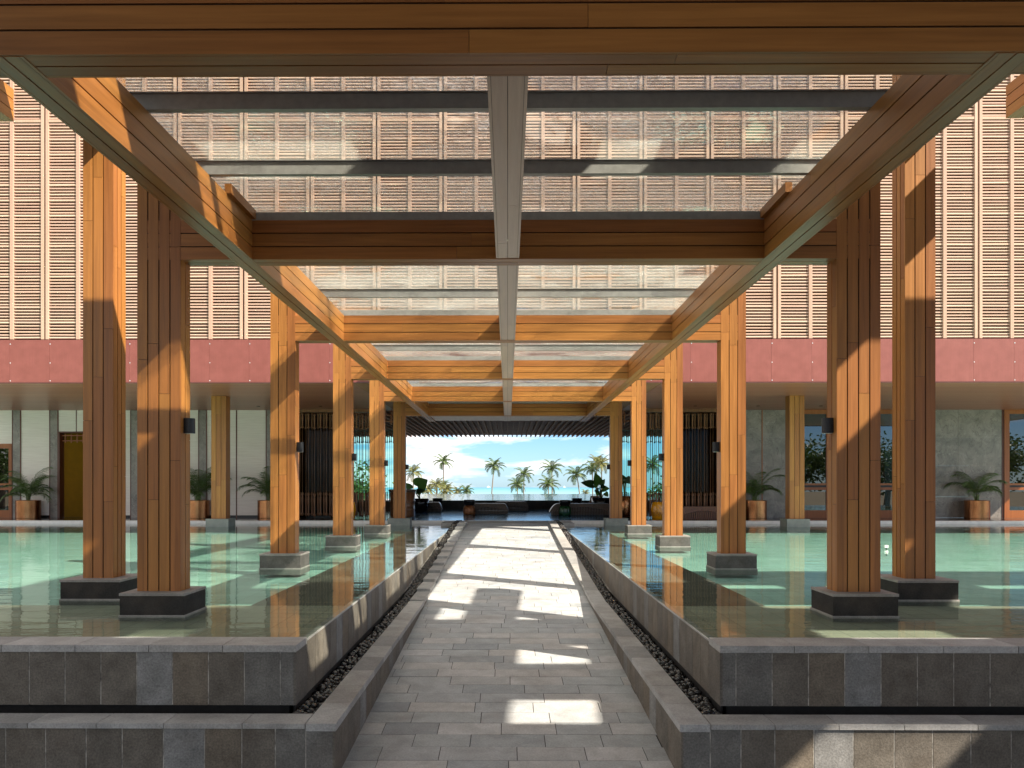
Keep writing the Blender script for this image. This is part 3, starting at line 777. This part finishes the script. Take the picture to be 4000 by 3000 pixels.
# carved rod screens
def carved(zl, zh, top, bot, r0):
    m = MB()
    def spear(z0, z1, r):
        h = z1-z0
        pr = [(.001, 0), (.55, .03), (1.0, .075), (.75, .13), (.42, .16), (.62, .19), (.5, .22), (.52, .45), (.72, .70), (.6, .78), (.42, .82), (.95, .90), (.6, .965), (.001, 1)]
        m.lathe([(r*a, z0+h*b) for a, b in pr], 8, mi=0)
    spear(zh-top, zh, r0); spear(zl, zl+bot, r0)
    m.tube([(0, 0, zl+bot*.97), (0, 0, zh-top*.97)], r0*.2, 5)
    return m
def screen(name, label, xs, y, zl, zh, top, bot, r0):
    t = thing(name, label, 'screen', (0, 0, 0), 'carved rod screens'); first = None
    for k, x in enumerate(xs):
        loc = (x, y+(.05 if k % 2 else -.05), random.uniform(-.03, .03))
        if first is None: first = carved(zl, zh, top, bot, r0).build('carved_rod', DARKW, t, loc)
        else: c = copy_tree(first, t); c.location = loc
    return t
CW_ = plain('carved rod wood', (.10, .05, .025), .3, 0, .5, 20, .5)
fr = lambda a, b, n: [a+(b-a)*k/(n-1) for k in range(n)]
screen('carved_screen', 'tall screen of dark carved wooden rods before the glass left of the lobby', fr(-8.45, -5.2, 28), 31.85, .16, 4.30, .64, .98, .056)
screen('carved_screen', 'tall screen of dark carved wooden rods behind the long comb bench, right of the lobby', fr(5.2, 8.45, 28), 31.85, .16, 4.30, .64, .98, .056)
screen('carved_screen', 'farther dark rod screen against the bright left opening at the back of the lobby', fr(-8.65, -5.6, 30), 41.9, .56, 4.25, .62, .5, .046)
screen('carved_screen', 'farther dark rod screen against the bright right opening at the back of the lobby', fr(5.6, 8.65, 30), 41.9, .56, 4.25, .62, .5, .046)

# ------------------------------------------------------------------ planters and potted palms
def frond(m, base, az, length, elev, droop, nl, leaflen, lw, mi=0, rnd=random, twist=0):
    d = Vector((math.cos(az), math.sin(az), 0)); side = Vector((-d.y, d.x, 0)); p = Vector(base); e = elev; pts = []
    n = 12
    for i in range(n+1):
        pts.append(p.copy()); p = p+(d*math.cos(e)+Vector((0, 0, 1))*math.sin(e))*(length/n); e -= droop/n*(.5+1.0*i/n)
    m.tube(pts[::2], [max(.004, lw*.55*(1-.8*i/(n/2))) for i in range(n//2+1)], 4, mi)
    for k in range(nl):
        f = .14+.86*k/(nl-1); i = min(int(f*n), n-1); q = pts[i].lerp(pts[i+1], f*n-i); t = (pts[i+1]-pts[i]).normalized()
        up = side.cross(t).normalized()
        ll = leaflen*(.45+.55*math.sin(math.pi*min(1, f*.85+.12)))*rnd.uniform(.85, 1.1)
        for s_ in (-1, 1):
            dr = (side*s_*.8+t*.65+up*rnd.uniform(.05, .3)).normalized(); tip = q+dr*ll+Vector((0, 0, -1))*ll*rnd.uniform(.18, .42)
            mid = q+dr*ll*.55+Vector((0, 0, -1))*ll*.05; wv = t*lw
            m.quads([q-wv*.5, q+wv*.5, mid+wv*.6, tip, mid-wv*.6], [(0, 1, 2, 3, 4)], mi)
def areca(name, label, loc, h, spread, n, seed, group='potted palms in the porch', lean=None):
    rnd = random.Random(seed); t = thing(name, label, 'potted palm', loc, group); m = MB(); st = MB()
    for k in range(n):
        az = k*2.4+rnd.uniform(-.4, .4)
        f = k/(n-1); el = R(86-46*f+rnd.uniform(-6, 6)); ln = h*1.12*(1.0-.25*f)*rnd.uniform(.85, 1.05)
        bz = Vector((rnd.uniform(-.07, .07), rnd.uniform(-.07, .07), 0)); tz = bz+Vector((math.cos(az)*.07, math.sin(az)*.07, h*.18*rnd.uniform(.6, 1.5)))
        st.tube([bz+Vector((0, 0, -.12)), tz], [.018, .012], 5)
        frond(m, tz, az, ln*spread, el, R(88+42*f), 26, ln*.27, .016, 0, rnd)
    m.build('fronds', ARECA, t); st.build('stems', STEMM, t); return t
def planter(label, loc, r=.455, h=.71):
    global planter0
    if planter0 is None:
        t = thing('copper_planter', label, 'planter', loc, 'round copper planters')
        m = MB(); m.lathe([(.001, 0), (r-.008, 0), (r-.006, 0), (r, .006), (r, .012), (r, h-.012), (r, h-.006), (r-.006, h), (r-.028, h), (r-.03, h-.004), (r-.03, h-.09)], 48, caps=False); m.build('pot', COPPER, t)
        m = MB(); m.lathe([(.001, h-.09), (r-.028, h-.085)], 24, caps=False, smooth=False); m.build('soil', DARKST, t); planter0 = t; return t
    return dup(planter0, loc, label)
planter0 = None
PY = 31.66
for px_, lab, plab, hh, sp_, n, sd in (
    (103, 'brushed copper planter between the glass door and white wall panel, farthest left', 'wide arching areca palm in the farthest left copper planter', 1.3, 1.0, 24, 11),
    (771, 'brushed copper planter beside the grey porch column block on the left', 'tall upright areca palm in the copper planter beside the left porch column', 1.65, .9, 24, 12),
    (1050, 'brushed copper planter half hidden by the second timber column on the left', 'spreading areca palm half hidden behind the second left timber column', 1.35, 1.05, 20, 13),
    (2947, 'brushed copper planter before grey marble, right of the second right timber column', 'low drooping areca palm against grey marble near the second right timber column', 1.3, 1.05, 20, 14),
    (3808, 'brushed copper planter before the marble wall, farthest right', 'slim upright areca palm with few fronds against the marble wall, farthest right', 1.55, .85, 14, 15)):
    loc = (PX(px_, PY), PY, FLZ)
    planter(lab, loc); areca('areca_palm', plab, (loc[0], loc[1], FLZ+.63), hh, sp_, n, sd)

# ------------------------------------------------------------------ lobby furniture
def bench_mesh(lx, h, dp, nt_, arch=.62, mat=BENCHW):
    m = MB(); n = 14; hl = lx/2
    def top(x):
        a = abs(x)/hl; return h*(1-max(0, (a-.72)/.28)**2.4*.72) if a > .72 else h
    xs = [-hl+lx*k/40 for k in range(41)]
    lower = lambda x: h*(.26+.42*math.cos(x/hl*1.25)**2)
    for a, b in zip(xs, xs[1:]):
        m.hexa([(a, -dp/2, min(lower(a), top(a)-.03)), (b, -dp/2, min(lower(b), top(b)-.03)), (b, dp/2, min(lower(b), top(b)-.03)), (a, dp/2, min(lower(a), top(a)-.03)),
                (a, -dp/2, top(a)), (b, -dp/2, top(b)), (b, dp/2, top(b)), (a, dp/2, top(a))])
    for k in range(nt_):
        x = -hl*.93+2*hl*.93*k/(nt_-1); wd = lx/nt_*.30
        m.box(x-wd, x+wd, -dp/2+.004, dp/2-.004, 0, min(lower(x), top(x)-.02))
    m.box(-hl*.9, hl*.9, -dp/2+.1, dp/2-.1, 0, h*.3)
    return m
def bench(label, x, y, lx, h, dp=.55, nt_=26, mat=BENCHW, rz=0):
    o = bench_mesh(lx, h, dp, nt_).build('comb_bench', mat, None, (x, y, FLZ)); o.rotation_euler = (0, 0, rz)
    return tag(o, label, 'bench', 'carved comb benches')
bench('short dark comb bench with sloping glossy end, left of the drum stools', PX(1672, 39.6), 39.9, 1.35, .47, .6, 20)
bench('dark rounded comb bench beside the copper coloured drum stool', PX(1912, 36.3), 36.6, 1.75, .48, .6, 26)
bench('farther dark comb bench against the raised pool wall, partly behind another bench', PX(1995, 40.8), 41.1, 1.9, .47, .6, 26)
bench('long dark comb bench behind the green drum stool on the right', PX(2278, 35.2), 35.6, 2.95, .50, .6, 40)
bench('lighter brown comb bench in front of the right carved screen', PX(2745, 31.3), 31.25, 1.95, .48, .45, 26, COMBW)
def drum(label, x, y, basem, r=.26):
    t = thing('drum_stool', label, 'stool', (x, y, FLZ), 'hourglass drum stools')
    fl = lambda a, z: 1+.045*math.cos(14*a)
    m = MB(); m.lathe([(r*.93, 0), (r, .04), (r*.98, .28), (r*.86, .36), (r*.72, .40)], 84, mod=fl); m.build('base', basem, t)
    m = MB(); m.lathe([(r*.70, .395), (r*.74, .42), (r*.94, .52), (r*1.0, .60), (r*1.0, .65), (r*.9, .66), (r*.85, .64)], 30); m.build('top', BLACKLQ, t)
    return t
COPD = plain('copper lacquer', (.36, .13, .045), .3, .3, .5, 8, .15)
drum('hourglass drum stool with copper coloured fluted base and black bowl top', PX(1832.5, 35.6), 35.75, COPD)
drum('hourglass drum stool with glossy green fluted base in front of the long bench', PX(2207.5, 35.0), 35.1, GREENG)
for px_, lab in ((1709, 'black bowl stool on splayed legs behind the short left bench'), (2254, 'black bowl stool on splayed legs behind the long right bench')):
    t = thing('bowl_stool', lab, 'stool', (PX(px_, 41.6), 41.6, FLZ), 'black bowl stools')
    m = MB(); m.lathe([(.12, .34), (.2, .38), (.25, .50), (.275, .62), (.275, .64), (.25, .64), (.2, .56)], 24); m.build('bowl', BLACKLQ, t)
    for k in range(4):
        a = math.pi/4+k*math.pi/2; m = MB(); m.tube([(.2*math.cos(a), .2*math.sin(a), 0), (.13*math.cos(a), .13*math.sin(a), .2), (.17*math.cos(a), .17*math.sin(a), .42)], [.022, .018, .022], 6); m.build('leg', BLACKLQ, t)
ys0 = None
for px_, lab in ((2566, 'bright yellow ceramic garden stool with pierced fretwork before the right screen'), (1366, 'bright yellow ceramic garden stool mostly hidden behind the third left column')):
    loc = (PX(px_, 31.4), 31.3, FLZ)
    if ys0 is None:
        ys0 = thing('garden_stool', lab, 'stool', loc, 'yellow garden stools')
        m = MB(); m.lathe([(.20, 0), (.215, .02), (.245, .16), (.26, .33), (.245, .50), (.215, .63), (.2, .65), (.1, .66)], 32); m.build('body', YELLOW, ys0)
        m = MB()
        for zz in (.14, .23):
            for k in range(12):
                a = 2*math.pi*(k+(.5 if zz > .2 else 0))/12; rr = .247 if zz < .2 else .256; c = Vector((rr*math.cos(a), rr*math.sin(a), zz)); u = Vector((-math.sin(a), math.cos(a), 0))
                m.tube([c+u*.038*math.cos(q)+Vector((0, 0, .038*math.sin(q))) for q in [2*math.pi*j/10 for j in range(11)]], .007, 4)
        m.build('fretwork', plain('dark piercing', (.10, .035, .003), .6), ys0)
    else: dup(ys0, loc, lab)
t = thing('carved_barrel', 'large round carved brown wooden barrel behind the last left canopy column', 'barrel', (PX(1572, 33.2), 33.2, FLZ))
m = MB(); m.lathe([(.50, 0), (.52, .05), (.50, .28), (.53, .33), (.50, .36), (.52, .62), (.54, .66), (.51, .70), (.53, 1.02)], 40); m.build('body', BARREL, t)
m = MB(); m.lathe([(.53, 1.025), (.58, 1.05), (.58, 1.13), (.5, 1.14)], 40); m.build('rim', BENCHW, t)
t = thing('lounge_chair', 'low tan leather lounge chair beside the dark bowl on the right of the lobby', 'chair', (PX(2321, 41.2), 41.2, FLZ))
m = MB(); m.box(-.27, .27, -.25, .28, .28, .40); m.build('seat', LEATHER, t)
m = MB(); m.hexa([(-.27, -.27, .38), (.27, -.27, .38), (.27, -.2, .38), (-.27, -.2, .38), (-.23, -.34, .76), (.23, -.34, .76), (.23, -.28, .76), (-.23, -.28, .76)]); m.build('backrest', LEATHER, t)
for a in (-1, 1):
    for b in (-1, 1): m = MB(); m.tube([(.23*a, .22*b, 0), (.22*a, .2*b, .29)], .02, 6); m.build('leg', BENCHW, t)

# elephant ear plants in dark bowls
def earleaf(m, base, tip, width, fold=.25, mi=0):
    b = Vector(base); t = Vector(tip); ax = t-b; ln = ax.length; d = ax.normalized()
    s_ = d.cross(Vector((0, -1, .25))).normalized(); up = s_.cross(d)
    prof = [(-.16, .20), (-.12, .36), (.0, .46), (.2, .50), (.42, .45), (.65, .31), (.85, .14), (1, .0)]
    vs = []; fs = []
    for (u, hw) in prof:
        drop = -.10*max(0, u)**2*ln
        vs += [b+ax*max(u, 0)*1.0+up*drop+(ax*u if u < 0 else Vector()) if u >= 0 else b+ax*.0, b+ax*u+s_*hw*width+up*(drop+fold*hw*width), b+ax*u-s_*hw*width+up*(drop+fold*hw*width)]
    k = len(prof)
    for i in range(k-1):
        fs += [(3*i, 3*i+1, 3*i+4, 3*i+3), (3*i, 3*i+3, 3*i+5, 3*i+2)]
    m.quads(vs, fs, mi, True)
def ear_plant(label, loc, leaves, mat=EAR, matd=EARD):
    t = thing('elephant_ear_plant', label, 'plant', loc, 'elephant ear plants')
    for (bx_, bz_, tx_, tz_, wd, dk) in leaves:
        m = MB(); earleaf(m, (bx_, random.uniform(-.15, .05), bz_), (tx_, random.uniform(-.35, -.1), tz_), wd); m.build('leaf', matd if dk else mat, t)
        m = MB(); m.tube([(0, 0, 0), (bx_*.45, 0, bz_*.6), (bx_, -.05, bz_)], [.03, .022, .014], 6); m.build('stem', STEMM, t)
    return t
def bowl(label, loc, r, h, mat=BLACKLQ):
    o = MB().lathe([(r*.55, 0), (r*.8, .04), (r*.98, h*.6), (r, h), (r*.93, h), (r*.9, h*.9), (.001, h*.88)], 30, caps=False).build('planter_bowl', mat, None, loc)
    return tag(o, label, 'planter', 'dark planter bowls')
E1 = 39.0
def ex(px_, py_, cx): return ((px_-cx)*E1/F, PZ(py_, E1)-FLZ-.62)
bowl('low dark planter bowl under the big leaves at the left of the lobby', (PX(1642, 39), 39, FLZ), .42, .66)
ear_plant('elephant ear plant with one huge sunlit leaf beside the carved barrel', (PX(1640, 39), 39, FLZ+.6),
    [(*ex(1632, 1900, 1640), *ex(1670, 1872, 1640), .85, 0), (*ex(1605, 1907, 1640), *ex(1582, 1884, 1640), .34, 0), (*ex(1637, 1915, 1640), *ex(1640, 1934, 1640), .32, 0), (*ex(1630, 1918, 1640), *ex(1660, 1912, 1640), .26, 1)])
bowl('wide dark planter bowl under the big leaves beside the last right column', (PX(2350, 39), 39, FLZ), .50, .70)
ear_plant('large elephant ear plant with broad dark green leaves at the right of the lobby', (PX(2348, 39), 39, FLZ+.62),
    [(*ex(2338, 1893, 2348), *ex(2322, 1848, 2348), .50, 0), (*ex(2316, 1893, 2348), *ex(2268, 1884, 2348), .42, 1), (*ex(2345, 1893, 2348), *ex(2360, 1872, 2348), .30, 0),
     (*ex(2352, 1910, 2348), *ex(2378, 1908, 2348), .34, 0), (*ex(2337, 1915, 2348), *ex(2320, 1918, 2348), .28, 1), (*ex(2333, 1920, 2348), *ex(2334, 1939, 2348), .22, 0), (*ex(2352, 1905, 2348), *ex(2350, 1890, 2348), .26, 1), (*ex(2362, 1925, 2348), *ex(2374, 1940, 2348), .25, 0)])
E1 = 32.4
t = thing('copper_planter', 'tall narrow copper planter between the last two right columns', 'planter', (PX(2440, 32.4), 32.4, FLZ))
m = MB(); m.lathe([(.27, 0), (.28, .01), (.28, .86), (.27, .87), (.25, .87), (.25, .8), (.001, .79)], 36, caps=False); m.build('pot', COPPER, t)
ear_plant('dark elephant ear plant in the tall copper planter on the right', (PX(2440, 32.4), 32.4, FLZ+.78),
    [(*ex(2432, 1890, 2440), *ex(2428, 1872, 2440), .3, 1), (*ex(2445, 1885, 2440), *ex(2462, 1905, 2440), .34, 1), (*ex(2430, 1892, 2440), *ex(2418, 1910, 2440), .3, 1), (*ex(2440, 1895, 2440), *ex(2452, 1878, 2440), .24, 1)])

# ------------------------------------------------------------------ raised infinity pool
ip = thing('infinity_pool', 'raised infinity pool with dark stone front wall beyond the lobby', 'pool')
m = MB(); x = -14.0
while x < 14: m.box(x+.003, x+.997, 42.8, 42.86, FLZ, .60); x += 1
m.box(-14, 14, 42.86, 43.0, FLZ, .59); m.build('front_wall', PLINTHM, ip)
m = MB(); m.box(-14, 14, 43.0, 76, -.3, -.1); m.box(-14, 14, 76.0, 76.25, -.3, .585); m.build('basin', plain('dark pool tile', (.05, .08, .09), .6), ip)
m = MB(); m.quads([(-14, 42.83, .606), (14, 42.83, .606), (14, 76.2, .606), (-14, 76.2, .606)], [(0, 1, 2, 3)]); struct(m.build('water', INFW))

# ------------------------------------------------------------------ beach palms, shrubs, ships
def palm(label, px_, py_, base_px, r_px, D, seed, mat=COCO, nfr=17, group='coconut palms on the shore', up=.35, name='coconut_palm', cat='palm tree'):
    rnd = random.Random(seed); k = D/F; gz = -11.0 if D > 200 else -7
    top = Vector((PX(px_, D), D, PZ(py_, D))); base = Vector((PX(base_px, D)+(PX(base_px, D)-top.x)*.4, D, gz))
    t = thing(name, label, cat, tuple(base), group)
    m = MB(); pts = []; rel = top-base
    for i in range(9):
        f = i/8; pts.append(Vector((rel.x*f**1.6 if abs(rel.x) > .3 else rel.x*f, 0, rel.z*f)))
    m.tube(pts, [.26-.12*i/8 for i in range(9)], 8); m.build('trunk', TRUNK, t)
    m = MB(); ln = r_px*k*1.12
    for j in range(nfr):
        az = j*2.399+rnd.uniform(-.3, .3); f = (j+.5)/nfr
        el = R(80-95*f+rnd.uniform(-8, 8)); frond(m, rel, az, ln*rnd.uniform(.88, 1.08), el, R(70+30*f), 20, ln*.27, ln*.030, 0, rnd)
    m.build('crown', mat, t); return t
for i, a in enumerate((
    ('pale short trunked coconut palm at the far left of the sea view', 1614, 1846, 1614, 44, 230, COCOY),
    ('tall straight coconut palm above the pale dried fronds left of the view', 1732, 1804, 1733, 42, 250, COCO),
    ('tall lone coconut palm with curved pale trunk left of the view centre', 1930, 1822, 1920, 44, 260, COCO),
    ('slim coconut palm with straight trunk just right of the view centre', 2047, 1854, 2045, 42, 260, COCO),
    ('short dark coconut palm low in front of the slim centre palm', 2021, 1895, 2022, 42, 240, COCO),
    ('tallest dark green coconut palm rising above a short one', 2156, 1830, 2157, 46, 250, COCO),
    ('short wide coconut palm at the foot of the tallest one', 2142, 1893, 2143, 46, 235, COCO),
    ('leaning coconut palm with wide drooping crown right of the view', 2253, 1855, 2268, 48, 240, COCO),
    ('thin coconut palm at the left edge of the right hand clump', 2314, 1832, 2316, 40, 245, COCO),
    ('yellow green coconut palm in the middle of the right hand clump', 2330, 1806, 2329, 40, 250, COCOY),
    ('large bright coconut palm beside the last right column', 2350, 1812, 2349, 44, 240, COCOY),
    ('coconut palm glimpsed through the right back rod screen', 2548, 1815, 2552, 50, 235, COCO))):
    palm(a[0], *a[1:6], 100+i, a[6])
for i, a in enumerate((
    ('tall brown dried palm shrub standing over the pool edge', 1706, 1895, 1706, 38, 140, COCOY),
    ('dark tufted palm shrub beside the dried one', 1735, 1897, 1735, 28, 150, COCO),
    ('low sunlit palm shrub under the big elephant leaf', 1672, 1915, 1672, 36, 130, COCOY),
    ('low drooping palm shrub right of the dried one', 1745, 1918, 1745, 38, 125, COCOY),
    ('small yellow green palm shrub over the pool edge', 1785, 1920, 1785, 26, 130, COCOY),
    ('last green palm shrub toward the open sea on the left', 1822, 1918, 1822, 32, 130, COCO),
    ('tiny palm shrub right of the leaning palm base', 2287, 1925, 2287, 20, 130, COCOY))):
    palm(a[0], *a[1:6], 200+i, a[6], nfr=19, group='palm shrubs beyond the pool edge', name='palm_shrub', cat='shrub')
# leafy trees seen through the back screens
def leafy(label, X, Y, z, rx, rz_, seed):
    rnd = random.Random(seed); t = thing('leafy_tree', label, 'tree', (X, Y, -2), 'leafy trees beside the lobby'); m = MB()
    m.tube([(0, 0, 0), (.1, 0, (z+2)*.5), (0, 0, z+2)], [.22, .16, .08], 7); m.build('trunk', TRUNK, t)
    m = MB(); cl_ = [(rnd.gauss(0, .5)*rx, rnd.gauss(0, .5)*rx, rnd.gauss(0, .45)*rz_) for _ in range(26)]
    for c in cl_:
        for _ in range(60):
            p = Vector((c[0]+rnd.gauss(0, .22)*rx, c[1]+rnd.gauss(0, .22)*rx, z+2+c[2]+rnd.gauss(0, .2)*rz_)); a = Vector((rnd.gauss(0, 1), rnd.gauss(0, 1), rnd.gauss(0, .7))).normalized()
            b = a.cross(Vector((rnd.gauss(0, 1), rnd.gauss(0, 1), rnd.gauss(0, 1)))).normalized(); s1 = rnd.uniform(.10, .2)
            m.quads([p-a*s1, p+b*s1*.45, p+a*s1, p-b*s1*.45], [(0, 1, 2, 3)])
    m.build('crown', BUSH, t); return t
def bigtree(label, X, Y, h, r, seed):
    rnd = random.Random(seed); t = thing('broadleaf_tree', label, 'tree', (X, Y, -1.4), 'big trees across the driveway'); m = MB()
    m.tube([(0, 0, 0), (.2, .1, h*.35), (0, 0, h*.7)], [.35, .28, .15], 8)
    for k in range(6):
        a = k*1.05; m.tube([(.15, .05, h*.35), (r*.4*math.cos(a), r*.4*math.sin(a), h*.6), (r*.75*math.cos(a), r*.75*math.sin(a), h*.78)], [.16, .1, .04], 6)
    m.build('trunk', TRUNK, t); m = MB()
    for _ in range(70):
        d = Vector((rnd.gauss(0, 1), rnd.gauss(0, 1), rnd.gauss(0, .6))).normalized()*r*rnd.uniform(.35, 1); c = Vector((d.x, d.y, h*.72+d.z*.75))
        for _ in range(55):
            p = c+Vector((rnd.gauss(0, .55), rnd.gauss(0, .55), rnd.gauss(0, .4))); a = Vector((rnd.gauss(0, 1), rnd.gauss(0, 1), rnd.gauss(0, .5))).normalized()
            b = a.cross(Vector((rnd.gauss(0, 1), rnd.gauss(0, 1), rnd.gauss(0, 1)))).normalized(); q = rnd.uniform(.14, .26)
            m.quads([p-a*q, p+b*q*.5, p+a*q, p-b*q*.5], [(0, 1, 2, 3)])
    m.build('crown', BUSH, t); return t
bigtree('dark leafy tree mirrored in the door glass at the far right', 51, -20, 7.5, 4.6, 21)
bigtree('dark leafy tree mirrored in the door glass behind the front right columns', 29, -16, 7, 4.2, 22)
bigtree('dark leafy tree mirrored in the door glass between the two front right columns', 39, -18, 6.8, 4.4, 24)
bigtree('dark leafy tree mirrored in the glass door at the far left', -52, -17, 7, 4.2, 23)
leafy('round leafy tree seen through the left back rod screen', -11.2, 58, 1.2, 2.0, 1.5, 1)
leafy('second leafy tree farther left behind the left back rod screen', -14.8, 62, 1.0, 2.0, 1.5, 2)
leafy('leafy tree seen through the right back rod screen', 12.4, 60, .9, 1.8, 1.4, 3)
for px_, ln, lab in ((1909, 32, 'white ship on the horizon left of the lone curved palm'), (2205, 24, 'tiny pale ship on the horizon left of the leaning palm')):
    D = 6400; t = thing('ship', lab, 'ship', (PX(px_, D), D, -15), 'ships on the horizon')
    m = MB(); h2 = ln/2; m.hexa([(-h2*.9, -4, 0), (h2*.9, -4, 0), (h2*.9, 4, 0), (-h2*.9, 4, 0), (-h2, -5, 5), (h2, -5, 6.5), (h2, 5, 6.5), (-h2, 5, 5)]); m.build('hull', OFFW, t)
    m = MB(); m.box(-h2*.7, h2*.4, -3, 3, 5.5, 9); m.box(-h2*.55, -h2*.1, -2.5, 2.5, 9, 13); m.tube([(h2*.1, 0, 9), (h2*.1, 0, 17)], .8, 6); m.build('superstructure', OFFW, t)

# small pool lamp standing in the right pool between the two front columns
t = thing('pool_spotlight', 'small white spotlight on a bracket standing in the right pool', 'spotlight', (PX(3457, 17.6), 17.6, -.05))
m = MB(); m.tube([(0, 0, -.4), (0, 0, .08)], .012, 6); m.build('bracket', BLACKM, t)
m = MB(); m.box(-.032, .032, -.03, .03, .08, .135); m.build('lamp_head', WHITEST, t)
